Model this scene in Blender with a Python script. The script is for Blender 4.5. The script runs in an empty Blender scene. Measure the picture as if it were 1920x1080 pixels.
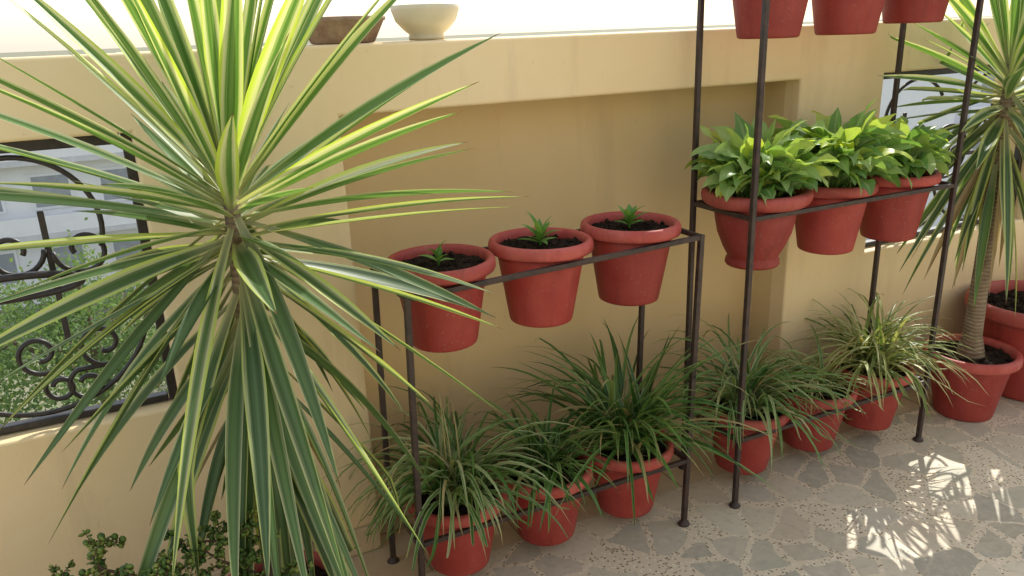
import bpy, bmesh, math, random
from mathutils import Vector, Matrix, noise
random.seed(11)
S = bpy.context.scene
COL = S.collection
PI = math.pi
R = math.radians
U = random.uniform

# ------------------------------------------------------------------ camera
F = 1481.0
AX = Vector((.8967, -.1672, .4101)).normalized()
AY = Vector((-.4415, -.2662, .8569)).normalized()
AZ = AX.cross(AY).normalized()
AY = AZ.cross(AX).normalized()
H = 1.5
cam = bpy.data.cameras.new('camera')
cam.sensor_width = 36
cam.lens = F / 1920 * 36
cam.clip_start = .02
cam.clip_end = 3000
co = bpy.data.objects.new('camera', cam)
COL.objects.link(co)
M = Matrix(((AX.x, -AX.y, -AX.z, 0), (AY.x, -AY.y, -AY.z, 0), (AZ.x, -AZ.y, -AZ.z, H), (0, 0, 0, 1)))
co.matrix_world = M
S.camera = co

# ------------------------------------------------------------------ object helpers
def tag(o, label=None, cat=None, group=None, kind=None):
    if label: o['label'] = label
    if cat: o['category'] = cat
    if group: o['group'] = group
    if kind: o['kind'] = kind
    return o

def empty(name, loc, label, cat, group=None, rz=0):
    o = bpy.data.objects.new(name, None)
    o.empty_display_size = .05
    COL.objects.link(o)
    o.location = loc
    o.rotation_euler = (0, 0, rz)
    return tag(o, label, cat, group)

class Acc:
    def __init__(s):
        s.v = []; s.f = []; s.uv = []; s.c = []
    def add(s, vs, fs, uv=None, c=(0, 0, 0, 1)):
        b = len(s.v)
        s.v.extend([tuple(p) for p in vs])
        s.f.extend([tuple(i + b for i in q) for q in fs])
        s.uv.extend(uv if uv else [(0, 0)] * len(vs))
        s.c.extend([c] * len(vs))
    def build(s, name, mat, parent=None, smooth=True, bevel=0):
        me = bpy.data.meshes.new(name)
        me.from_pydata(s.v, [], s.f)
        ul = me.uv_layers.new(name='UVMap')
        li = [0] * len(me.loops)
        me.loops.foreach_get('vertex_index', li)
        flat = []
        for i in li: flat.extend(s.uv[i])
        ul.data.foreach_set('uv', flat)
        ca = me.color_attributes.new('lv', 'FLOAT_COLOR', 'POINT')
        fc = []
        for c in s.c: fc.extend(c)
        ca.data.foreach_set('color', fc)
        me.polygons.foreach_set('use_smooth', [smooth] * len(me.polygons))
        me.materials.append(mat)
        me.validate()
        o = bpy.data.objects.new(name, me)
        COL.objects.link(o)
        if parent: o.parent = parent
        if bevel:
            b = o.modifiers.new('bevel', 'BEVEL'); b.width = bevel; b.segments = 2; b.limit_method = 'ANGLE'
        return o

def dup(root, loc, label, group=None, rot=(0, 0, 0), scale=None):
    r = root.copy(); COL.objects.link(r)
    r.location = loc; r.rotation_euler = rot
    if scale: r.scale = scale
    r['label'] = label
    if group: r['group'] = group
    elif 'group' in r: del r['group']
    for ch in list(root.children):
        c = ch.copy(); COL.objects.link(c); c.parent = r
        for g in list(ch.children):
            d = g.copy(); COL.objects.link(d); d.parent = c
    return r

def box(A, x0, x1, y0, y1, z0, z1):
    A.add([(x0, y0, z0), (x1, y0, z0), (x1, y1, z0), (x0, y1, z0), (x0, y0, z1), (x1, y0, z1), (x1, y1, z1), (x0, y1, z1)],
          [(0, 3, 2, 1), (4, 5, 6, 7), (0, 1, 5, 4), (1, 2, 6, 5), (2, 3, 7, 6), (3, 0, 4, 7)])

def bar(A, p0, p1, w, h=None):
    p0 = Vector(p0); p1 = Vector(p1); h = h or w
    T = (p1 - p0).normalized()
    ref = Vector((0, 0, 1)) if abs(T.z) < .9 else Vector((0, 1, 0))
    a = T.cross(ref).normalized() * w / 2
    b = a.cross(T).normalized() * h / 2
    vs = [p + q for p in (p0, p1) for q in (-a - b, a - b, a + b, -a + b)]
    A.add(vs, [(0, 1, 2, 3), (7, 6, 5, 4), (0, 4, 5, 1), (1, 5, 6, 2), (2, 6, 7, 3), (3, 7, 4, 0)])

def tube(A, pts, rad, seg=8, c=(0, 0, 0, 1)):
    pts = [Vector(p) for p in pts]
    n = len(pts)
    if not isinstance(rad, (list, tuple)): rad = [rad] * n
    T = [(pts[min(i + 1, n - 1)] - pts[max(i - 1, 0)]).normalized() for i in range(n)]
    ref = Vector((0, 0, 1)) if abs(T[0].z) < .9 else Vector((0, 1, 0))
    a = T[0].cross(ref).normalized()
    vs = []; uv = []
    for i in range(n):
        a = (a - T[i] * a.dot(T[i])).normalized()
        b = T[i].cross(a)
        for k in range(seg):
            th = 2 * PI * k / seg
            vs.append(pts[i] + (a * math.cos(th) + b * math.sin(th)) * rad[i])
            uv.append((k / seg, i / max(1, n - 1)))
    fs = [(i * seg + k, i * seg + (k + 1) % seg, (i + 1) * seg + (k + 1) % seg, (i + 1) * seg + k) for i in range(n - 1) for k in range(seg)]
    fs.append(tuple(range(seg - 1, -1, -1))); fs.append(tuple((n - 1) * seg + k for k in range(seg)))
    A.add(vs, fs, uv, c)

def lathe(A, prof, seg=44, closed=False, ell=(1, 1)):
    n = len(prof); vs = []; fs = []
    for r, z in prof:
        for k in range(seg):
            th = 2 * PI * k / seg
            vs.append((r * math.cos(th) * ell[0], r * math.sin(th) * ell[1], z))
    m = n if closed else n - 1
    for i in range(m):
        j = (i + 1) % n
        for k in range(seg):
            k2 = (k + 1) % seg
            fs.append((i * seg + k, i * seg + k2, j * seg + k2, j * seg + k))
    A.add(vs, fs)

# ------------------------------------------------------------------ materials
class G:
    def __init__(s, name):
        s.m = bpy.data.materials.new(name); s.m.use_nodes = True
        s.nt = s.m.node_tree; s.nt.nodes.clear()
        s.out = s.nt.nodes.new('ShaderNodeOutputMaterial')
    def n(s, t, ins=None, **pr):
        nd = s.nt.nodes.new(t)
        for k, v in pr.items(): setattr(nd, k, v)
        for k, v in (ins or {}).items():
            sk = nd.inputs[k]
            if isinstance(v, bpy.types.NodeSocket): s.nt.links.new(v, sk)
            else: sk.default_value = v
        return nd
    def mix(s, fac, a, b, blend='MIX'):
        nd = s.n('ShaderNodeMix', {0: fac, 6: a, 7: b}, data_type='RGBA', blend_type=blend)
        return nd.outputs[2]
    def math(s, op, a, b=0.0, c=None, clamp=False):
        d = {0: a, 1: b}
        if c is not None: d[2] = c
        return s.n('ShaderNodeMath', d, operation=op, use_clamp=clamp).outputs[0]
    def ramp(s, fac, stops, interp='LINEAR'):
        nd = s.n('ShaderNodeValToRGB', {0: fac})
        cr = nd.color_ramp; cr.interpolation = interp
        while len(cr.elements) > 1: cr.elements.remove(cr.elements[-1])
        for i, (p, c) in enumerate(stops):
            e = cr.elements[0] if i == 0 else cr.elements.new(p)
            e.position = p
            e.color = c if len(c) == 4 else (*c, 1)
        return nd.outputs[0]
    def noise(s, vec, scale, detail=4, rough=.55, dist=0):
        return s.n('ShaderNodeTexNoise', {'Vector': vec, 'Scale': scale, 'Detail': detail, 'Roughness': rough, 'Distortion': dist})
    def pos(s): return s.n('ShaderNodeNewGeometry').outputs['Position']
    def objc(s): return s.n('ShaderNodeTexCoord').outputs['Object']
    def bump(s, h, strength, dist=.01):
        return s.n('ShaderNodeBump', {'Height': h, 'Strength': strength, 'Distance': dist}).outputs[0]
    def scale(s, vec, sc):
        return s.n('ShaderNodeMapping', {'Vector': vec, 'Scale': sc}).outputs[0]
    def bsdf(s, col, rough=.6, normal=None, spec=.5, metal=0, link=True):
        d = {'Base Color': col, 'Roughness': rough, 'Specular IOR Level': spec, 'Metallic': metal}
        if normal is not None: d['Normal'] = normal
        b = s.n('ShaderNodeBsdfPrincipled', d)
        if link: s.nt.links.new(b.outputs[0], s.out.inputs[0])
        return b.outputs[0]
    def trans(s, sh, col, fac, normal=None):
        t = s.n('ShaderNodeBsdfTranslucent', {'Color': col})
        m = s.n('ShaderNodeMixShader', {0: fac, 1: sh, 2: t.outputs[0]})
        s.nt.links.new(m.outputs[0], s.out.inputs[0])

def C(*a): return (*a, 1) if len(a) == 3 else (a[0], a[0], a[0], 1)

def m_wall(name, a, b, grime=(.37, .285, .17)):
    g = G(name); p = g.pos()
    n1 = g.noise(p, 1.6, 5, .6)
    n2 = g.noise(g.scale(p, (5, 5, .8)), 1.3, 6, .65)
    col = g.mix(g.ramp(n1.outputs[0], [(.3, (0,) * 3), (.7, (1,) * 3)]), C(*a), C(*b))
    sep = g.n('ShaderNodeSeparateXYZ', {0: p})
    # the recessed panel's shade is painted in as a darker, browner tint
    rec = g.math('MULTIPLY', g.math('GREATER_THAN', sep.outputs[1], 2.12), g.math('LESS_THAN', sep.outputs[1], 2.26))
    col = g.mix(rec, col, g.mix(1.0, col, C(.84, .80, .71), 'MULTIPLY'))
    st = g.ramp(n2.outputs[0], [(.54, (0,) * 3), (.8, (1,) * 3)])
    col = g.mix(g.math('MULTIPLY', st, .32), col, C(*grime))
    z = sep.outputs[2]
    low = g.math('MULTIPLY', g.ramp(z, [(0, (1,) * 3), (.5, (0,) * 3)]), g.math('MULTIPLY', n1.outputs[0], .9))
    col = g.mix(low, col, C(*grime))
    sm = g.noise(p, 28, 4, .7)
    col = g.mix(g.math('MULTIPLY', g.ramp(sm.outputs[0], [(.66, (0,) * 3), (.74, (1,) * 3)]), .22), col, C(.4, .3, .17))
    fine = g.noise(p, 160, 3)
    big = g.noise(p, 5, 3)
    h = g.math('ADD', g.math('MULTIPLY', fine.outputs[0], .12), big.outputs[0])
    g.bsdf(col, .6, g.bump(h, .35, .012), .3)
    return g.m

def m_floor():
    g = G('crazy_paving'); p = g.pos()
    w = g.noise(p, 6, 2)
    off = g.n('ShaderNodeVectorMath', {0: w.outputs[1], 3: .085}, operation='SCALE').outputs[0]
    vp = g.n('ShaderNodeVectorMath', {0: p, 1: off}, operation='ADD').outputs[0]
    v1 = g.n('ShaderNodeTexVoronoi', {'Vector': vp, 'Scale': 7.8}, voronoi_dimensions='2D')
    ve = g.n('ShaderNodeTexVoronoi', {'Vector': vp, 'Scale': 7.8}, voronoi_dimensions='2D', feature='DISTANCE_TO_EDGE')
    rnd = g.n('ShaderNodeSeparateColor', {0: v1.outputs[1]})
    th = g.math('MULTIPLY_ADD', rnd.outputs[0], .12, .015)
    ed = g.math('ADD', ve.outputs[0], g.math('MULTIPLY_ADD', g.noise(p, 45, 2).outputs[0], .04, -.02))
    stone = g.math('MULTIPLY', g.math('GREATER_THAN', ed, th), g.math('GREATER_THAN', rnd.outputs[1], .14))
    sc = g.ramp(rnd.outputs[2], [(0, (.54, .47, .34)), (.16, (.68, .60, .44)), (.32, (.36, .34, .255)), (.46, (.70, .61, .45)), (.58, (.45, .43, .32)), (.72, (.60, .51, .37)), (.86, (.40, .375, .29)), (1, (.66, .59, .45))])
    vein = g.noise(p, 16, 7, .7, 1.4)
    sc = g.mix(g.ramp(vein.outputs[0], [(.44, (0,) * 3), (.72, (.6,) * 3)]), sc, C(.68, .60, .45))
    sc = g.mix(g.ramp(g.noise(p, 40, 5, .7).outputs[0], [(.52, (0,) * 3), (.75, (.5,) * 3)]), sc, C(.28, .25, .185))
    c1 = g.n('ShaderNodeTexVoronoi', {'Vector': p, 'Scale': 125.0}, voronoi_dimensions='2D')
    cr = g.n('ShaderNodeSeparateColor', {0: c1.outputs[1]})
    chip = g.math('MULTIPLY', g.math('LESS_THAN', c1.outputs[0], .42), g.math('GREATER_THAN', cr.outputs[1], .6))
    chc = g.ramp(cr.outputs[0], [(0, (.19, .14, .085)), (.22, (.38, .29, .2)), (.4, (.80, .73, .60)), (.72, (.38, .34, .26)), (.85, (.70, .61, .46))], 'CONSTANT')
    mc = g.mix(g.noise(p, 3, 3).outputs[0], C(.74, .64, .46), C(.66, .56, .39))
    mc = g.mix(chip, mc, chc)
    col = g.mix(stone, mc, sc)
    dirt = g.noise(p, 2.2, 6, .65)
    col = g.mix(g.ramp(dirt.outputs[0], [(.48, (0,) * 3), (.8, (.38,) * 3)]), col, C(.37, .28, .18))
    ro = g.math('MULTIPLY_ADD', dirt.outputs[0], .35, .38)
    h = g.math('ADD', g.math('MULTIPLY', stone, .5), g.noise(p, 90, 3).outputs[0])
    g.bsdf(col, ro, g.bump(h, .15, .004), .28)
    return g.m

def m_tile():
    g = G('beige_border_tile'); p = g.pos()
    br = g.n('ShaderNodeTexBrick', {'Vector': p, 'Color1': C(.60, .48, .32), 'Color2': C(.54, .43, .28), 'Mortar': C(.25, .19, .12), 'Scale': 1.0, 'Mortar Size': .004, 'Brick Width': .3, 'Row Height': .3}, offset=0)
    n = g.noise(p, 25, 5)
    col = g.mix(g.math('MULTIPLY', n.outputs[0], .5), br.outputs[0], C(.38, .28, .18))
    g.bsdf(col, .5, g.bump(n.outputs[0], .1, .003), .4)
    return g.m

def m_pot(name, base, light, dust=.5):
    g = G(name); o = g.objc()
    inf = g.n('ShaderNodeObjectInfo').outputs['Random']
    seed = g.n('ShaderNodeVectorMath', {0: o, 1: g.n('ShaderNodeCombineXYZ', {0: g.math('MULTIPLY', inf, 50)}).outputs[0]}, operation='ADD').outputs[0]
    n = g.noise(seed, 9, 6, .65)
    col = g.mix(g.ramp(n.outputs[0], [(.4, (0,) * 3), (.75, (dust,) * 3)]), C(*base), C(*light))
    st = g.noise(g.scale(seed, (30, 30, 2.5)), 1, 4, .6)
    col = g.mix(g.ramp(st.outputs[0], [(.5, (0,) * 3), (.78, (.55,) * 3)]), col, C(base[0] * .5, base[1] * .7, base[2] * .7))
    hsv = g.n('ShaderNodeHueSaturation', {'Value': g.math('MULTIPLY_ADD', inf, .35, .8), 'Color': col}).outputs[0]
    sp = g.noise(seed, 140, 2)
    hsv = g.mix(g.ramp(sp.outputs[0], [(.66, (0,) * 3), (.72, (.3,) * 3)]), hsv, C(.45, .3, .22))
    g.bsdf(hsv, g.math('MULTIPLY_ADD', n.outputs[0], .3, .4), g.bump(n.outputs[0], .15, .005), .35)
    return g.m

def m_simple(name, a, b, sc=8, rough=.6, bump=.2, spec=.4, metal=0, dist=.004):
    g = G(name); o = g.pos()
    n = g.noise(o, sc, 6, .65)
    g.bsdf(g.mix(g.ramp(n.outputs[0], [(.35, (0,) * 3), (.68, (1,) * 3)]), C(*a), C(*b)), rough, g.bump(n.outputs[0], bump, dist), spec, metal)
    return g.m

def m_yucca():
    g = G('variegated_yucca_leaf')
    uv = g.n('ShaderNodeSeparateXYZ', {0: g.n('ShaderNodeUVMap').outputs[0]})
    at = g.n('ShaderNodeSeparateColor', {0: g.n('ShaderNodeVertexColor', layer_name='lv').outputs[0]})
    rnd, age, dead = at.outputs[0], at.outputs[1], at.outputs[2]
    d = g.math('MULTIPLY', g.math('ABSOLUTE', g.math('SUBTRACT', uv.outputs[0], .5)), 2)
    sv = g.n('ShaderNodeCombineXYZ', {0: g.math('MULTIPLY', uv.outputs[0], 9), 1: g.math('MULTIPLY', uv.outputs[1], .9), 2: g.math('MULTIPLY', rnd, 40)}).outputs[0]
    st = g.noise(sv, 1.6, 3)
    dd = g.math('ADD', d, g.math('MULTIPLY_ADD', st.outputs[0], .6, -.3))
    dd = g.math('ADD', dd, g.math('MULTIPLY_ADD', rnd, .6, -.34))
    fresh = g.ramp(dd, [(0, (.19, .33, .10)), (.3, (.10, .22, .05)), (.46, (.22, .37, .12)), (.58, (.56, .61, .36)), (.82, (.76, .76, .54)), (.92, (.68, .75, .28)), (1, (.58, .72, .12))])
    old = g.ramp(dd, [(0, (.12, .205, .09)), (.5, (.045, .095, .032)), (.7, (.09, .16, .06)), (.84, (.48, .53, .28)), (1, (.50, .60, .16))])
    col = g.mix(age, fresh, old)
    basec = g.ramp(uv.outputs[1], [(.02, (1,) * 3), (.22, (0,) * 3)])
    col = g.mix(g.math('MULTIPLY', basec, .7), col, C(.60, .58, .38))
    tip = g.ramp(uv.outputs[1], [(.95, (0,) * 3), (.985, (1,) * 3)])
    col = g.mix(tip, col, C(.16, .08, .03))
    dry = g.mix(st.outputs[0], C(.50, .39, .22), C(.26, .18, .09))
    col = g.mix(dead, col, dry)
    sp = g.noise(sv, 9, 2)
    col = g.mix(g.ramp(sp.outputs[0], [(.7, (0,) * 3), (.78, (.5,) * 3)]), col, C(.25, .2, .08))
    b = g.bsdf(col, .42, g.bump(st.outputs[0], .12, .004), .4, link=False)
    tc = g.mix(1.0, col, C(1.0, 1.0, .45), 'MULTIPLY')
    g.trans(b, tc, g.math('MULTIPLY_ADD', age, -.1, .42))
    return g.m

def m_leaf(name, stops, rough=.45, tr=.3, mid=None, tipdry=False, spec=.4, edge=None, mott=.4):
    g = G(name)
    uv = g.n('ShaderNodeSeparateXYZ', {0: g.n('ShaderNodeUVMap').outputs[0]})
    at = g.n('ShaderNodeSeparateColor', {0: g.n('ShaderNodeVertexColor', layer_name='lv').outputs[0]})
    col = g.ramp(at.outputs[0], stops)
    d = g.math('MULTIPLY', g.math('ABSOLUTE', g.math('SUBTRACT', uv.outputs[0], .5)), 2)
    if mid:
        col = g.mix(g.ramp(d, [(0, (.6,) * 3), (.2, (0,) * 3)]), col, C(*mid))
    if edge:
        col = g.mix(g.math('MULTIPLY', g.ramp(d, [(.5, (0,) * 3), (.7, (1,) * 3)]), g.math('MULTIPLY', at.outputs[1], .9)), col, C(*edge))
    n = g.noise(g.pos(), 45, 3)
    col = g.mix(g.ramp(n.outputs[0], [(.35, (0,) * 3), (.75, (mott,) * 3)]), col, g.mix(1.0, col, C(.55, .62, .5), 'MULTIPLY'))
    if tipdry:
        tip = g.math('MULTIPLY', g.ramp(uv.outputs[1], [(.8, (0,) * 3), (1, (1,) * 3)]), g.math('GREATER_THAN', at.outputs[1], .6))
        col = g.mix(tip, col, C(.45, .34, .16))
    b = g.bsdf(col, rough, g.bump(n.outputs[0], .2, .004), spec, link=False)
    g.trans(b, g.mix(1.0, col, C(1, 1, .4), 'MULTIPLY'), tr)
    return g.m

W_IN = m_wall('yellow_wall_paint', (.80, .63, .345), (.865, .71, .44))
W_HOUSE = m_wall('cream_house_paint', (.56, .48, .36), (.60, .52, .39), (.4, .33, .22))
FLOOR = m_floor(); TILE = m_tile()
POT = m_pot('red_pot_plastic', (.31, .038, .031), (.44, .10, .076))
RIM = m_pot('red_pot_rim_plastic', (.365, .057, .046), (.51, .165, .125), .65)
SOIL = m_simple('dark_potting_soil', (.012, .008, .006), (.045, .030, .020), 60, .95, .9, .1, 0, .01)
IRON = m_simple('rusty_painted_iron', (.022, .016, .015), (.060, .034, .026), 40, .5, .3, .5)
BLACK = m_simple('black_grille_paint', (.012, .011, .011), (.035, .028, .024), 50, .42, .2, .5)
YUC = m_yucca()
def m_trunk():
    g = G('ringed_grey_trunk')
    p = g.pos(); n = g.noise(p, 26, 5); n3 = g.noise(p, 6, 3)
    z = g.n('ShaderNodeSeparateXYZ', {0: p}).outputs[2]
    wv = g.math('SINE', g.math('ADD', g.math('MULTIPLY', z, 420), g.math('ADD', g.math('MULTIPLY', n.outputs[0], 7), g.math('MULTIPLY', n3.outputs[0], 14))))
    w01 = g.math('MULTIPLY_ADD', wv, .5, .5)
    col = g.mix(w01, C(.22, .165, .11), C(.33, .265, .18))
    col = g.mix(g.ramp(n.outputs[0], [(.4, (0,) * 3), (.75, (.8,) * 3)]), col, C(.14, .10, .065))
    g.bsdf(col, .85, g.bump(g.math('ADD', w01, g.math('MULTIPLY', n.outputs[0], 2)), .6, .006), .15)
    return g.m
TRUNK = m_trunk()
PE = (.60, .62, .38)
GRASS = m_leaf('arching_grass_blade', [(0, (.05, .13, .025)), (.35, (.09, .21, .045)), (.65, (.17, .31, .085)), (.84, (.34, .43, .20)), (.93, (.50, .52, .30)), (1, (.56, .46, .24))], .4, .32, None, True, .35, PE)
GRASSD = m_leaf('dark_grass_blade', [(0, (.03, .09, .02)), (.5, (.07, .185, .038)), (.85, (.16, .30, .07)), (.97, (.28, .36, .14)), (1, (.46, .37, .18))], .36, .28, None, True, .4, (.34, .44, .17))
GRASSY = m_leaf('pale_striped_blade', [(0, (.08, .16, .04)), (.35, (.18, .28, .075)), (.65, (.40, .46, .17)), (.92, (.60, .58, .29)), (1, (.54, .42, .2))], .42, .32, None, True, .35, (.66, .65, .34))
BROAD = m_leaf('broad_glossy_leaf', [(0, (.12, .27, .07)), (.35, (.25, .43, .14)), (.62, (.40, .57, .20)), (1, (.70, .82, .14))], .38, .48, (.52, .64, .33), False, .35, None, .3)
SEED = m_leaf('seedling_leaf', [(0, (.11, .29, .05)), (1, (.28, .50, .11))], .4, .35, (.32, .52, .18))
JADE = m_leaf('jade_leaf', [(0, (.06, .135, .025)), (.5, (.15, .25, .05)), (.85, (.28, .36, .08)), (1, (.40, .42, .12))], .35, .22)
TWIG = m_simple('brown_twig', (.07, .04, .025), (.14, .085, .05), 60, .7)

# ------------------------------------------------------------------ leaves
def leaf(A, base, az, el, L, W, droop, n=9, fold=.3, prof='strap', c=(0, 0, 0, 1), roll=0., curl=0., ymax=None, bend=1.3, kink=None, K=5, wave=0., zmin=.012):
    p = Vector(base); ds = L / n
    S5 = [-1, -.5, 0, .5, 1] if K == 5 else [-1, 0, 1]
    vs = []; uv = []
    ph = U(0, 6)
    for i in range(n + 1):
        t = i / n
        e = el - droop * t ** bend
        if kink and t > kink[0]: e = max(e - kink[1] * min(1, (t - kink[0]) / .15), -1.5)
        e = max(e, -1.53)
        a = az + curl * t
        T = Vector((math.cos(e) * math.cos(a), math.cos(e) * math.sin(a), math.sin(e)))
        sd = Vector((-math.sin(a), math.cos(a), 0))
        nr = T.cross(sd)
        rr = roll * (.4 + .6 * t)
        s2 = sd * math.cos(rr) + nr * math.sin(rr)
        nr = nr * math.cos(rr) - sd * math.sin(rr)
        if prof == 'strap':
            w = (.42 + .58 * min(1, t / .35)) * (1 - max(0, (t - .35) / .65) ** 1.9)
        elif prof == 'blade':
            w = (.75 + .25 * min(1, t / .2)) * (1 - t ** 2.4)
        else:
            w = .07 if t < .36 else max(.02, math.sin(PI * ((t - .36) / .64) ** .75))
        w = max(w, .015) * W
        wv = wave * math.sin(t * 17 + ph) * w
        for s in S5:
            q = p + s2 * (s * w) + nr * (abs(s) * fold * w + (wv * s * s if s > 0 else -wv * s * s))
            vs.append(q); uv.append((.5 + s / 2, t))
        p = p + T * ds
        if ymax and p.y > ymax and p.z < 1.5: p.y = ymax - .002 * i
        if p.z < zmin: p.z = zmin
    k = len(S5)
    fs = [(i * k + j, i * k + j + 1, (i + 1) * k + j + 1, (i + 1) * k + j) for i in range(n) for j in range(k - 1)]
    A.add(vs, fs, uv, c)

# ------------------------------------------------------------------ setting
def sheet(name, x0, x1, y0, y1, z, mat, kind='structure'):
    A = Acc()
    A.add([(x0, y0, z), (x1, y0, z), (x1, y1, z), (x0, y1, z)], [(0, 1, 2, 3)])
    o = A.build(name, mat, smooth=False)
    return tag(o, kind=kind)

YW, YR, YB, YT = 2.05, 2.22, 2.275, 2.145
A = Acc(); box(A, -3, 6, -2.9, YB, -.25, 0)
tag(A.build('floor', FLOOR, smooth=False), kind='structure')
sheet('ground', -1500, 1500, -1500, 1500, -8, m_simple('street_ground_scrub', (.16, .165, .10), (.26, .25, .17), .4, .9))
A = Acc(); box(A, -3, 6, -3.15, -2.9, -.25, 3.0)
tag(A.build('unseen_house_wall', W_HOUSE, smooth=False), kind='structure')  # unseen wall behind the camera, added to bounce light onto the parapet

xs = [-3, -.95, .02, .507, 2.096, 2.5, 3.47, 3.95, 5.5, 6]
zs = [.0, .6, .63, 1.30, 1.476]
def cell(i, j):
    if i < 0 or j < 0 or i >= len(xs) - 1 or j >= len(zs) - 1: return None
    if (i == 1 and j in (1, 2)) or (i == 5 and j == 2): return None
    if i in (3, 7) and j < 3: return (YR, YB)
    return (YW, YT if i in (1, 5) else YB)
bm = bmesh.new()
def q(*p): bm.faces.new([bm.verts.new(a) for a in p])
for i in range(len(xs) - 1):
    for j in range(len(zs) - 1):
        d = cell(i, j)
        if d is None: continue
        x0, x1, z0, z1 = xs[i], xs[i + 1], zs[j], zs[j + 1]
        f, b = d
        q((x0, f, z0), (x1, f, z0), (x1, f, z1), (x0, f, z1))
        q((x0, b, z0), (x0, b, z1), (x1, b, z1), (x1, b, z0))
        for (di, dj, a, c) in ((1, 0, (x1, z0), (x1, z1)), (0, 1, (x0, z1), (x1, z1)), (-1, 0, (x0, z0), (x0, z1)), (0, -1, (x0, z0), (x1, z0))):
            e = cell(i + di, j + dj)
            iv = [(f, b)] if e is None else ([(f, min(b, e[0]))] if f < e[0] else []) + ([(max(f, e[1]), b)] if b > e[1] else [])
            for y0, y1 in iv:
                q((a[0], y0, a[1]), (c[0], y0, c[1]), (c[0], y1, c[1]), (a[0], y1, a[1]))
bmesh.ops.remove_doubles(bm, verts=bm.verts, dist=.0005)
bmesh.ops.recalc_face_normals(bm, faces=bm.faces)
eds = [e for e in bm.edges if len(e.link_faces) == 2 and e.calc_face_angle(0) > .5 and max(v.co.y for v in e.verts) < YR + .01]
bmesh.ops.bevel(bm, geom=eds, offset=.008, segments=3, affect='EDGES', profile=.5)
me = bpy.data.meshes.new('parapet_wall'); bm.to_mesh(me); bm.free()
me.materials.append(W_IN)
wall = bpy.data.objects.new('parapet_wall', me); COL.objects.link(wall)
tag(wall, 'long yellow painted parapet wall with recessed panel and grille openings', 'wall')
A = Acc()
box(A, .515, 2.088, YR - .018, YR - .0015, .006, .09)
box(A, -3, .50, 2.034, 2.0485, .006, .09); box(A, 2.10, 3.94, 2.034, 2.0485, .006, .09)
A.build('skirting', TILE, wall, False, .003)
A = Acc(); A.add([(-3, 1.86, .004), (6, 1.86, .004), (6, YR, .004), (-3, YR, .004)], [(0, 1, 2, 3)])
tag(A.build('floor_border', TILE, smooth=False), kind='structure')

# ------------------------------------------------------------------ window grilles
def arc(cx, cz, r, a0, a1, n=22, rz=None):
    rz = rz or r
    return [(cx + r * math.cos(R(a0 + (a1 - a0) * i / n)), 0, cz + rz * math.sin(R(a0 + (a1 - a0) * i / n))) for i in range(n + 1)]
def spiral(cx, cz, r0, r1, a0, a1, n=30):
    out = []
    for i in range(n + 1):
        t = i / n; r = r0 + (r1 - r0) * t; a = R(a0 + (a1 - a0) * t)
        out.append((cx + r * math.cos(a), 0, cz + r * math.sin(a)))
    return out
def grille(loc, label, sz=1.0):
    t = empty('window_grille', loc, label, 'window grille', 'wrought iron grilles in the parapet openings')
    t.scale = (1, 1, sz)
    w, h = .484, .698
    A = Acc()
    for s in (-1, 1): bar(A, (s * (w - .012), 0, .002), (s * (w - .012), 0, h - .002), .023, .03)
    bar(A, (-w + .025, 0, .011), (w - .025, 0, .011), .03, .018); bar(A, (-w + .025, 0, h - .014), (w - .025, 0, h - .014), .03, .026)
    A.build('frame', BLACK, t, False, .003)
    # S-scrolls: a large curl at one end running into a small curl at the other
    def s_scroll(c1, r1, c2, r2, rot1, rot2):
        a = spiral(c1[0], c1[1], .018, r1, rot1 - 400, rot1, 30)
        b = spiral(c2[0], c2[1], r2, .018, rot2, rot2 + 400, 30)
        return a + b
    sc = [
        arc(.215, .49, .17, -20, 145, 26),
        spiral(.335, .43, .066, .020, 180, 560), spiral(.190, .44, .064, .020, 0, -380),
        s_scroll((.335, .185), .060, (.285, .085), .045, -70, 110),
        s_scroll((.195, .185), .055, (.225, .09), .036, -60, 120),
        arc(.19, .29, .26, -160, -5, 26)]
    for pl in sc:
        for s in (-1, 1):
            B = Acc(); tube(B, [(s * a, b, c) for a, b, c in pl], .0066, 7); B.build('scroll', BLACK, t)
    for s in (-1, 1):
        B = Acc(); bar(B, (s * .262, .012, .20), (s * .262, .012, .53), .014, .010); B.build('bar', BLACK, t, False, .002)
        B = Acc(); tube(B, [(s * (.17 + .15 * math.cos(a * PI / 20)), -.03 * math.sin(a * PI / 20) - .012, .36 + .034 * math.sin(a * PI / 20)) for a in range(41)], .009, 7); B.build('loop', BLACK, t)
    B = Acc(); tube(B, arc(0, .35, .11, 0, 360, 40), .0062, 7); B.build('ring', BLACK, t)
    return t
grille((-.465, 2.11, .601), 'black scrolled iron window grille behind the near yucca, at the left edge')
grille((2.985, 2.11, .631), 'black scrolled iron window grille behind the far potted yucca on the right', .957)

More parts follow.
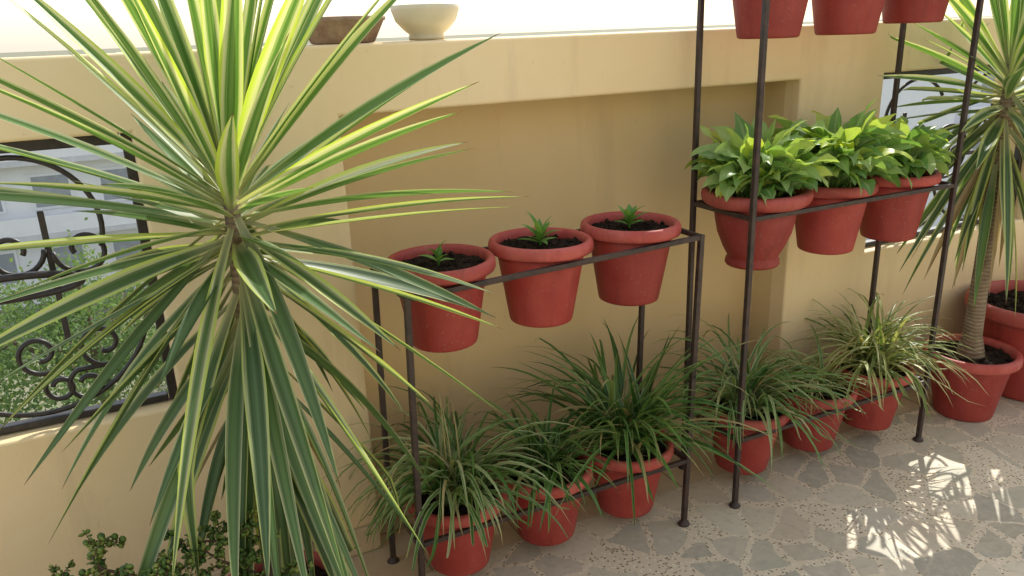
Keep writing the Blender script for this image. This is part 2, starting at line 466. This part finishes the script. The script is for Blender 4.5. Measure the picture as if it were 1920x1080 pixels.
# ------------------------------------------------------------------ pots
def soil(z, r, parent, seed=0):
    A = Acc(); vs = [(0, 0, z + .004)]; fs = []
    nr, ns = 9, 36
    rnd = random.Random(seed)
    for i in range(1, nr + 1):
        for k in range(ns):
            th = 2 * PI * k / ns; rr = r * i / nr
            p = (rr * math.cos(th), rr * math.sin(th))
            vs.append((p[0], p[1], z + .010 * noise.noise((p[0] * 40, p[1] * 40, seed)) + rnd.uniform(-.0025, .0025)))
    for k in range(ns): fs.append((0, 1 + k, 1 + (k + 1) % ns))
    for i in range(nr - 1):
        for k in range(ns):
            a = 1 + i * ns; b = a + ns
            fs.append((a + k, b + k, b + (k + 1) % ns, a + (k + 1) % ns))
    A.add(vs, fs)
    for i in range(110):
        th = rnd.uniform(0, 6.28); rr = r * .95 * math.sqrt(rnd.random()); s = rnd.uniform(.003, .010)
        c = Vector((rr * math.cos(th), rr * math.sin(th), z + s * .3))
        pv = [c + Vector(d) * s * rnd.uniform(.6, 1.2) for d in ((1, 0, 0), (-1, 0, 0), (0, 1, 0), (0, -1, 0), (0, 0, 1), (0, 0, -1))]
        A.add(pv, [(0, 2, 4), (2, 1, 4), (1, 3, 4), (3, 0, 4), (2, 0, 5), (1, 2, 5), (3, 1, 5), (0, 3, 5)])
    return A.build('soil', SOIL, parent, False)

def make_pot(loc, label, group=None):
    t = empty('flower_pot', loc, label, 'flower pot', group)
    A = Acc()
    lathe(A, [(.0001, .003), (.075, .003), (.080, 0), (.086, .003), (.088, .010), (.1165, .178), (.119, .194), (.115, .194), (.112, .178), (.100, .10), (.0001, .10)])
    A.build('body', POT, t)
    A = Acc()
    lathe(A, [(.1195, .1955), (.134, .1955), (.1405, .198), (.143, .204), (.1425, .216), (.1405, .224), (.1355, .229), (.1285, .2295), (.1235, .226), (.1205, .218), (.1175, .199)], 52, True)
    A.build('rim', RIM, t)
    soil(.206, .1185, t, 1)
    return t
def make_urn(loc, label, group=None):
    t = empty('flower_pot', loc, label, 'flower pot', group)
    A = Acc()
    lathe(A, [(.0001, .003), (.074, .003), (.080, 0), (.084, .006), (.082, .018), (.076, .026), (.078, .030), (.094, .060), (.112, .105), (.120, .145), (.1215, .150), (.1205, .155), (.1225, .160), (.1205, .165), (.122, .172), (.120, .194), (.114, .194), (.110, .12), (.0001, .10)])
    A.build('body', POT, t)
    A = Acc()
    lathe(A, [(.1205, .1955), (.150, .1955), (.158, .201), (.164, .212), (.166, .224), (.163, .234), (.154, .238), (.140, .237), (.131, .230), (.124, .220), (.119, .199)], 56, True)
    A.build('rim', RIM, t)
    soil(.208, .121, t, 2)
    return t

SH1A, SH1B, SH1L, SH2, SH2L, SH2T = .912, .936, .235, .962, .245, 1.665
YM = 1.825
def sh1(x): return SH1A + (SH1B - SH1A) * (x - .535) / .865
g1 = 'red pots in the top frame of the short stand'
pot0 = make_pot((.672, YM, sh1(.672) - .193), 'red pot with a seedling, nearest the striped yucca, on the short stand top', g1)
dup(pot0, (.960, YM, sh1(.96) - .193), 'red pot with a seedling, middle of the short stand top', g1, (.02, .02, 1.3))
dup(pot0, (1.250, YM, sh1(1.25) - .193), 'red pot with a seedling, at the right end of the short stand top', g1, (.02, -.01, 2.3))
g2 = 'red pots in the bottom frame of the short stand'
X1 = (.675, .96, 1.248); X2 = (1.722, 2.03, 2.325)
for x, lb in zip(X1, ('red pot with drooping pale grass, leftmost and nearest in the short stand bottom frame',
                      'red pot with a small dark grass tuft, middle of the short stand bottom frame',
                      'red pot under the tall dark grass, right end of the short stand bottom frame')):
    dup(pot0, (x, YM, SH1L - .193), lb, g2, (U(-.03, .03), U(-.03, .03), U(0, 6)))
g3 = 'red pots in the bottom frame of the tall stand'
for x, lb in zip(X2, ('red pot with grey green grass, left end of the tall stand bottom frame',
                      'red pot with sparse grass, middle of the tall stand bottom frame',
                      'red pot with pale striped grass, right end of the tall stand bottom frame')):
    dup(pot0, (x, YM, SH2L - .193), lb, g3, (U(-.03, .03), U(-.03, .03), U(0, 6)))
g4 = 'red pots in the middle frame of the tall stand'
make_urn((1.716, YM, SH2 - .193), 'urn shaped red pot with wide fluted rim and leafy plant, tall stand middle frame', g4)
dup(pot0, (2.03, YM, SH2 - .193), 'plain red pot with leafy plant, between two others in the tall stand middle frame', g4, (0, 0, 2))
dup(pot0, (2.325, YM, SH2 - .193), 'plain red pot with leafy plant, right end of the tall stand middle frame', g4, (0, 0, 4))
g5 = 'red pots in the top frame of the tall stand'
for x, dz, lb in zip(X2, (-.025, -.025, .0), ('red pot cut off by the top edge of the photo, leftmost of three',
                      'red pot cut off by the top edge of the photo, middle of three',
                      'red pot cut off by the top edge of the photo, rightmost of three')):
    dup(pot0, (x, YM, SH2T - .193 + dz), lb, g5, (0, 0, U(0, 6)))
dup(pot0, (.15, 1.62, 0), 'red pot holding the big striped yucca at the bottom edge', None, (0, 0, 1), (1.13, 1.13, 1.22))
dup(pot0, (2.80, 1.764, 0), 'red floor pot holding the far yucca with a bare ringed trunk', None, (0, 0, 3), (1.2, 1.2, 1.16))
dup(pot0, (3.20, 1.775, 0), 'large wide red pot of bare soil behind the far yucca pot', None, (0, 0, 5), (1.82, 1.82, 1.72))
dup(pot0, (3.72, 1.86, 0), 'red pot standing behind the large wide pot by the wall', None, (0, 0, 5), (1.25, 1.25, 2.0))
gj = 'red pots of the jade bushes'
dup(pot0, (-.005, 1.33, 0), 'red pot under the denser jade bush below the bottom edge', gj, (0, 0, 2))
dup(pot0, (-.27, 1.46, 0), 'red pot under the thin twiggy jade bush below the bottom edge', gj, (0, 0, 4))

# ------------------------------------------------------------------ plant stands
def stand(x0, x1, y0, y1, shelves, top, label, lean=0., top1=None):
    t = empty('plant_stand', ((x0 + x1) / 2, (y0 + y1) / 2, 0), label, 'plant stand')
    ox, oy = t.location.x, t.location.y
    w = .0155
    for x, tp in ((x0, top), (x1, top1 or top)):
        for y in (y0, y1):
            A = Acc(); bar(A, (x - ox - lean, y - oy, .006), (x - ox, y - oy, tp), w)
            p = A.build('post', IRON, t, False, .002)
            A = Acc(); lathe(A, [(.0001, 0), (.017, 0), (.019, .003), (.017, .007), (.011, .012), (.0085, .020)], 16)
            for i in range(len(A.v)): A.v[i] = (A.v[i][0] + x - ox - lean, A.v[i][1] + y - oy, A.v[i][2])
            A.build('foot', IRON, p)
    for z0, z1 in shelves:
        A = Acc(); k = lean * (1 - z0 / top)
        a, b, c, d = x0 - ox - k, x1 - ox - k, y0 - oy, y1 - oy
        h = w / 2 + .0005
        for y in (c, d): bar(A, (a + h, y, z0 - w / 2), (b - h, y, z1 - w / 2), w - .002, w - .002)
        for x, z in ((a, z0), (b, z1)): bar(A, (x, c + h, z - w / 2), (x, d - h, z - w / 2), w - .002, w - .002)
        A.build('shelf_frame', IRON, t, False, .0015)
    return t
stand(.535, 1.400, 1.692, 1.958, ((SH1A, SH1B), (SH1L, SH1L)), SH1A, 'short two tier iron stand holding seedling pots over grass pots', .022, SH1B)
stand(1.583, 2.452, 1.692, 1.958, ((SH2, SH2), (SH2L, SH2L), (SH2T, SH2T)), SH2T + .01, 'tall three tier iron stand holding leafy plants above grass pots', 0)

# ------------------------------------------------------------------ yuccas
def yucca(loc, zc0, zc1, L, W, n_up, n_hang, label, trunk_pts, trunk_r, seed, ymax, zs0, rnd_rot=0., skip_az=None, hs=1.0):
    random.seed(seed)
    t = empty('yucca_plant', loc, label, 'yucca plant', None)
    o = Vector(loc)
    A = Acc(); tube(A, [Vector(p) - o for p in trunk_pts], trunk_r, 14); A.build('trunk', TRUNK, t)
    ax = Vector(trunk_pts[-1])
    A = Acc()
    Y = ymax - o.y
    for i in range(n_up):
        u = i / (n_up - 1)
        az = i * 2.399963 + U(-.25, .25) + rnd_rot
        z = zc0 + (zc1 - zc0) * u
        el = R(-24 + 108 * u ** 1.04 + U(-9, 9))
        sh = 1
        if skip_az is not None:
            dz = (az - skip_az + PI) % (2 * PI) - PI
            if abs(dz) < .75 and R(-35) < el < R(38):
                if random.random() < .4: continue
                sh = U(.6, .9)
        toward = math.sin(az)
        l = L * U(.8, 1.12) * (1 + .06 * u) * sh
        if toward > .45 and z < 1.5 and el < R(50): l *= .72
        dr = R(U(0, 9) + 5 * (1 - u))
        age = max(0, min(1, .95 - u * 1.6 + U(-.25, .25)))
        b = (ax.x - o.x + .016 * math.cos(az), ax.y - o.y + .016 * math.sin(az), z - o.z)
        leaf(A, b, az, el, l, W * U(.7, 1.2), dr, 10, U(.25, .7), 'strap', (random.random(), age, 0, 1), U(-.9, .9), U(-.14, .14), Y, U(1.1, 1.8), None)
    for i in range(n_hang):
        u = i / (n_hang - 1)
        az = i * 2.399963 * 1.0 + U(-.4, .4) + rnd_rot
        z = zs0 + (zc0 + .09 - zs0) * u
        el = R(-76 + 46 * u + U(-12, 12))
        if skip_az is not None:
            dz = (az - skip_az + PI) % (2 * PI) - PI
            if abs(dz) < .6 and el > R(-50) and random.random() < .2: continue
        l = L * U(.7, 1.18) * hs
        if math.sin(az) > .5: l *= .8
        dead = 1 if (u < .3 and random.random() < .3) else (1 if random.random() < .06 else 0)
        b = (ax.x - o.x + .02 * math.cos(az), ax.y - o.y + .02 * math.sin(az), z - o.z)
        kk = (U(.4, .65), U(.3, .7)) if random.random() < .05 else None
        leaf(A, b, az, el, l * (.85 if dead else 1), W * U(.65, 1.1) * (.6 if dead else 1), R(U(2, 20)), 12, U(.2, .7), 'strap', (random.random(), U(.6, 1), dead, 1), U(-1.1, 1.1), U(-.2, .2), Y, U(.8, 1.3), kk)
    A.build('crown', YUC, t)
    return t
yucca((.15, 1.62, .25), 1.08, 1.28, .565, .0198, 98, 80, 'big green and cream striped yucca in front of the left window grille',
      [(.150, 1.62, .235), (.152, 1.62, .5), (.160, 1.62, .8), (.168, 1.62, 1.05), (.170, 1.62, 1.28)], [.034, .024, .020, .019, .012], 5, 2.035, .66, 0, -1.67, 1.04)
yucca((2.80, 1.764, .235), 1.14, 1.35, .56, .0215, 70, 48, 'far striped yucca with bare ringed trunk at the right edge',
      [(2.795, 1.764, .22), (2.793, 1.764, .27), (2.788, 1.764, .33), (2.784, 1.764, .6), (2.778, 1.764, .9), (2.772, 1.764, 1.15), (2.770, 1.764, 1.35)], [.056, .045, .034, .029, .026, .023, .013], 9, 2.035, .98, 1.0, -2.6)

# ------------------------------------------------------------------ grasses
def tuft(x, z, n, L0, L1, W, el0, el1, dr0, dr1, mat, label, seed, r=.05, bias=(0, 1), stalks=0):
    random.seed(seed)
    t = empty('grass_plant', (x, YM, z), label, 'potted grass', 'arching grass plants in the bottom pots')
    A = Acc()
    for i in range(n):
        az = U(0, 2 * PI); rr = r * math.sqrt(random.random())
        el = R(U(el0, el1)); l = U(L0, L1)
        c = (min(1, max(0, U(*bias) if random.random() > .05 else 1)), random.random(), 0, 1)
        ba = U(0, 2 * PI)
        leaf(A, (rr * math.cos(ba), rr * math.sin(ba), 0), az, el, l, W * U(.7, 1.2), R(U(dr0, dr1)), 10, .35, 'blade', c, U(-.5, .5), U(-.5, .5), YR - .03 - YM, U(.8, 1.6), None, 5)
    for i in range(stalks):
        leaf(A, (U(-.03, .03), U(-.03, .03), 0), U(0, 6.28), R(U(72, 86)), U(.34, .46), .0022, R(U(2, 18)), 8, .3, 'blade', (1, 1, 0, 1), 0, U(-.3, .3), None, 1.5, None, 5)
    A.build('blades', mat, t)
    return t
zb = SH1L - .193 + .203
tuft(X1[0], zb, 165, .30, .50, .0070, 40, 88, 110, 175, GRASS, 'drooping pale grass with dry tips in the nearest bottom pot', 21, .06, (.1, .93), 5)
tuft(X1[1], zb, 100, .22, .37, .0074, 30, 85, 70, 135, GRASSD, 'small dark green grass tuft between two larger grasses, short stand', 22, .05, (.1, .95))
tuft(X1[2], zb, 175, .32, .56, .0078, 35, 88, 50, 130, GRASSD, 'tallest dark green grass with long blades, right end of the short stand', 23, .06, (.05, .95))
tuft(X2[0], zb, 165, .28, .48, .0070, 38, 88, 95, 165, GRASS, 'grey green arching grass below the urn shaped pot', 24, .06, (.05, .88))
tuft(X2[1], zb, 80, .18, .32, .0056, 30, 85, 80, 145, GRASSY, 'sparse small yellowish grass in the middle bottom pot, tall stand', 25, .045, (.1, .75))
tuft(X2[2], zb, 205, .30, .46, .0068, 38, 88, 85, 155, GRASSY, 'pale yellow striped grass beside the far yucca pot', 26, .06, (.05, .95))

# ------------------------------------------------------------------ leafy plants and seedlings
def leafy(x, z, n, hgt, label, seed, spread=1):
    random.seed(seed)
    t = empty('leafy_plant', (x, YM, z), label, 'leafy plant', 'broad leaved plants on the tall stand')
    A = Acc()
    for i in range(n):
        u = (i + .5) / n
        az = i * 2.39996 + U(-.4, .4)
        el = R(44 + 44 * u + U(-10, 10)); l = hgt * U(.56, 1.06) * (.8 + .25 * u)
        lit = min(1, max(0, U(.0, .65) + .2 * u + (.4 if random.random() < .2 else 0)))  # sunlight put into the leaf colour: higher leaves shift towards lime
        rr = U(.005, .07)
        leaf(A, (rr * math.cos(az), rr * math.sin(az), 0), az, el, l * spread, U(.024, .036), R(U(70, 165) - 30 * u), 13, U(.05, .4), 'lance', (lit, 0, 0, 1), U(-1, 1), U(-.6, .6), 2.15 - YM, U(1.5, 2.6), None, 5, U(.2, .55))
    A.build('leaves', BROAD, t)
zl = SH2 - .193 + .205
leafy(1.716, zl, 165, .265, 'bushy leafy plant in the urn shaped pot, tall stand', 31)
leafy(2.03, zl, 160, .295, 'tallest leafy plant with sunlit lime tips, middle of the tall stand', 32)
leafy(2.325, zl, 125, .23, 'smaller leafy plant at the right end of the tall stand', 33)
def seedling(x, n, L, label, seed):
    random.seed(seed)
    t = empty('seedling', (x, YM, sh1(x) - .193 + .207), label, 'seedling', 'seedlings on the short stand')
    A = Acc(); tube(A, [(0, 0, -.004), (.001, 0, .012), (0, .001, .03)], [.004, .0035, .002], 7)
    A.build('stem', SEED, t)
    A = Acc()
    for i in range(n):
        u = i / n
        leaf(A, (0, 0, .008 + .02 * u), i * 2.39996 + U(-.3, .3), R(20 + 62 * u + U(-8, 8)), L * U(.75, 1.1), .0095, R(U(20, 60)), 8, .3, 'strap', (random.random(), 0, 0, 1), 0, 0, None, 1.4)
    A.build('leaves', SEED, t)
seedling(.668, 6, .058, 'thin seedling in the pot nearest the big yucca', 41)
seedling(.962, 15, .072, 'fullest green seedling in the middle pot of the short stand', 42)
seedling(1.25, 13, .065, 'green seedling in the right end pot of the short stand', 43)

# ------------------------------------------------------------------ jade bushes
def jade(x, y, z, hgt, rad, n, label, seed, stems=7, dens=1.):
    random.seed(seed)
    t = empty('jade_bush', (x, y, z), label, 'jade bush', 'jade bushes along the bottom edge')
    B = Acc(); A = Acc()
    def lf(p, d, s):
        T = d.normalized(); ref = Vector((U(-1, 1), U(-1, 1), U(-1, 1)))
        sd = T.cross(ref).normalized(); nr = T.cross(sd)
        vs = [p]; uv = [(.5, 0)]
        for a, b in ((.28, .42), (.62, .5), (.92, .3), (1.0, 0), (.92, -.3), (.62, -.5), (.28, -.42)):
            vs.append(p + T * s * a + sd * s * b); uv.append((.5 + b, a))
        vs.append(p + T * s * .55 + nr * s * .13); uv.append((.5, .5))
        vs.append(p + T * s * .55 - nr * s * .13); uv.append((.5, .5))
        ring = list(range(8))
        fs = [(ring[i], ring[(i + 1) % 8], 8) for i in range(8)] + [(ring[(i + 1) % 8], ring[i], 9) for i in range(8)]
        A.add(vs, fs, uv, (random.random(), 0, 0, 1))
    def twig(p, d, L, r, depth):
        m = 8 if depth else 9
        pts = [p.copy()]; q = p.copy()
        for i in range(m):
            d = (d + Vector((U(-.35, .35), U(-.35, .35), U(-.25, .22)))).normalized()
            if depth == 0: d = (d + Vector((0, 0, .12))).normalized()
            q = q + d * L / m; pts.append(q.copy())
            if depth > 0 or i > 5:
                for s in range(3):
                    if random.random() < (.9 if depth > 1 else .7) * dens:
                        sd = d.cross(Vector((U(-1, 1), U(-1, 1), U(-1, 1)))).normalized()
                        lf(q, (sd + d * .4), U(.009, .016))
            if depth < 2 and i >= (3 if depth == 0 else 1) and random.random() < n:
                for s in range(2 if depth == 0 else 1):
                    sd = d.cross(Vector((U(-1, 1), U(-1, 1), U(-1, 1)))).normalized()
                    twig(q, (d * .4 + sd + Vector((0, 0, -.05))), (U(.06, .105) if depth == 0 else U(.035, .065)), r * .5, depth + 1)
        tube(B, pts, [r * (1 - .6 * i / m) for i in range(m + 1)], 6)
        if depth: lf(q, d, U(.010, .015))
    for i in range(stems):
        a = i * 2.4
        twig(Vector((.01 * math.cos(a), .01 * math.sin(a), -.01)), Vector((math.cos(a) * rad, math.sin(a) * rad, 1)), hgt * U(.8, 1.08), .007, 0)
    B.build('branches', TWIG, t); A.build('leaves', JADE, t)
jade(-.005, 1.33, .203, .37, .14, .62, 'denser jade bush with tiny round leaves in front of the big yucca', 51, 7, .85)
jade(-.27, 1.46, .203, .375, .15, .4, 'thin twiggy jade bush at the bottom left corner', 54, 6, .75)

# ------------------------------------------------------------------ bowls on the wall
def bowl(loc, prof, mat, label):
    A = Acc(); lathe(A, prof, 48)
    o = A.build('bowl', mat, None); o.location = loc
    return tag(o, label, 'bowl')
CLAY = m_simple('brown_clay', (.24, .15, .10), (.42, .31, .22), 25, .8)
CREAM = m_simple('cream_ceramic', (.66, .60, .42), (.74, .68, .5), 6, .4)
bowl((.565, 2.16, 1.477), [(.0001, .004), (.074, .004), (.080, 0), (.084, .003), (.110, .054), (.115, .056), (.116, .064), (.108, .066), (.103, .058), (.080, .014), (.0001, .012)], CLAY, 'brown clay dish with sloping sides on the wall top')
bowl((.80, 2.16, 1.477), [(.0001, .004), (.042, .004), (.048, 0), (.050, .008), (.047, .015), (.063, .028), (.083, .050), (.093, .078), (.095, .09), (.091, .092), (.088, .082), (.076, .05), (.05, .025), (.0001, .02)], CREAM, 'cream round bowl on a foot ring on the wall top')

# ------------------------------------------------------------------ outside: houses and trees
PALE = m_simple('pale_concrete', (.78, .78, .78), (.86, .86, .86), 1.2, .8, .1)
GREY = m_simple('grey_concrete', (.55, .55, .56), (.68, .68, .68), 1.5, .8, .1)
GLASS = m_simple('dull_window_glass', (.30, .32, .35), (.4, .42, .45), 3, .25, .02)
def house(x0, x1, y0, y1, z1, floors, nwin, label):
    t = empty('apartment_building', ((x0 + x1) / 2, (y0 + y1) / 2, -8), label, 'building', 'pale buildings beyond the parapet')
    ox, oy = t.location.x, t.location.y
    a, b, c, d, h = x0 - ox, x1 - ox, y0 - oy, y1 - oy, z1 + 8
    A = Acc(); box(A, a, b, c, d, 0, h); A.build('wall', PALE, t, False)
    A = Acc(); box(A, a - .3, b + .3, c - .3, d + .3, h + .003, h + .35); A.build('roof', GREY, t, False)
    fh = h / floors
    for k in range(floors):
        if k:
            A = Acc(); box(A, a - .2, b + .2, c - .7, c - .003, k * fh - .1, k * fh + .1); A.build('balcony_slab', GREY, t, False)
            A = Acc(); box(A, a, b, c - .68, c - .58, k * fh + .103, k * fh + .75); A.build('balcony_rail', PALE, t, False)
        for i in range(nwin):
            xx = a + (i + .5) * (b - a) / nwin
            A = Acc(); box(A, xx - .7, xx + .7, c - .06, c - .003, k * fh + .9, k * fh + fh - .5); wn = A.build('window', PALE, t, False)
            A = Acc(); box(A, xx - .6, xx + .6, c - .08, c - .062, k * fh + 1.0, k * fh + fh - .6); A.build('pane', GLASS, wn, False)
house(-13, 3, 34, 42, .2, 3, 7, 'pale apartment block with stacked balconies seen through the left grille')
house(27, 45, 19, 30, .3, 3, 5, 'pale apartment block seen through the right grille')
FOL = m_leaf('tree_foliage', [(0, (.12, .20, .09)), (.5, (.18, .28, .125)), (1, (.26, .35, .165))], .9, .42, None, False, .04)
BARK = m_simple('tree_bark', (.10, .07, .045), (.2, .15, .1), 6, .9)
def tree(x, y, top, rad, label, seed):
    random.seed(seed)
    t = empty('leafy_tree', (x, y, -8), label, 'tree', 'trees below the terrace')
    h = top + 8
    A = Acc(); tube(A, [(0, 0, 0), (.1, 0, h * .3), (.05, .1, h * .6), (0, 0, h * .85)], [.22, .17, .12, .04], 8)
    for i in range(6):
        a = i * 1.1; tube(A, [(.05, 0, h * .4), (math.cos(a) * rad * .4, math.sin(a) * rad * .4, h * .6), (math.cos(a) * rad * .7, math.sin(a) * rad * .7, h * .72)], [.09, .06, .02], 6)
    A.build('trunk', BARK, t)
    A = Acc(); cl = []
    for i in range(80):
        v = Vector((U(-1, 1), U(-1, 1), U(-1, 1))); v = v.normalized() * U(.4, 1)
        cl.append((Vector((v.x * rad, v.y * rad, h * .6 + v.z * h * .36)), U(.4, .85)))
    for c, r in cl:
        tone = U(0, .6)
        for k in range(150):
            p = c + Vector((random.gauss(0, .5), random.gauss(0, .5), random.gauss(0, .4))) * r
            s = U(.035, .075); a = Vector((U(-1, 1), U(-1, 1), U(-1, 1))).normalized() * s
            b = a.cross(Vector((U(-1, 1), U(-1, 1), U(-1, 1)))).normalized() * s * .55
            A.add([p - a, p + b, p + a, p - b], [(0, 1, 2, 3)], [(.1, 0), (.1, .5), (.9, 1), (.9, .5)], (min(1, tone + U(0, .4)), 0, 0, 1))
    A.build('crown', FOL, t)
tree(-1.4, 19, -2.7, 2.6, 'rounded green tree seen low through the left grille', 61)
tree(-5.0, 21, -4.0, 2.8, 'green tree at the far left behind the grille loop', 62)
tree(2.8, 23, -3.2, 2.6, 'green tree just behind the right bar of the left grille', 63)
tree(14.5, 13, -2.0, 2.2, 'green tree below the right grille', 64)

# ------------------------------------------------------------------ light
sd = Vector((.74, .66, .93)).normalized()
el = math.asin(sd.z); rot = math.atan2(sd.x, sd.y)
w = bpy.data.worlds.new('World'); S.world = w; w.use_nodes = True
nt = w.node_tree
bg = nt.nodes['Background']
sky = nt.nodes.new('ShaderNodeTexSky'); sky.sky_type = 'NISHITA'; sky.sun_disc = False
sky.sun_elevation = el; sky.sun_rotation = rot; sky.dust_density = 1.5; sky.air_density = 1.0; sky.ozone_density = 1.0
haze = nt.nodes.new('ShaderNodeMix'); haze.data_type = 'RGBA'; haze.blend_type = 'ADD'
haze.inputs[0].default_value = 1.0
haze.inputs[7].default_value = (3.65, 3.45, 3.15, 1)
nt.links.new(sky.outputs[0], haze.inputs[6])
nt.links.new(haze.outputs[2], bg.inputs[0]); bg.inputs[1].default_value = .15
sl = bpy.data.lights.new('sun', 'SUN'); sl.energy = 5; sl.angle = R(.4); sl.color = (1, .96, .88)
so = bpy.data.objects.new('sun', sl); COL.objects.link(so)
so.rotation_euler = sd.to_track_quat('Z', 'Y').to_euler()
S.view_settings.view_transform = 'Standard'; S.view_settings.look = 'None'; S.view_settings.exposure = 0
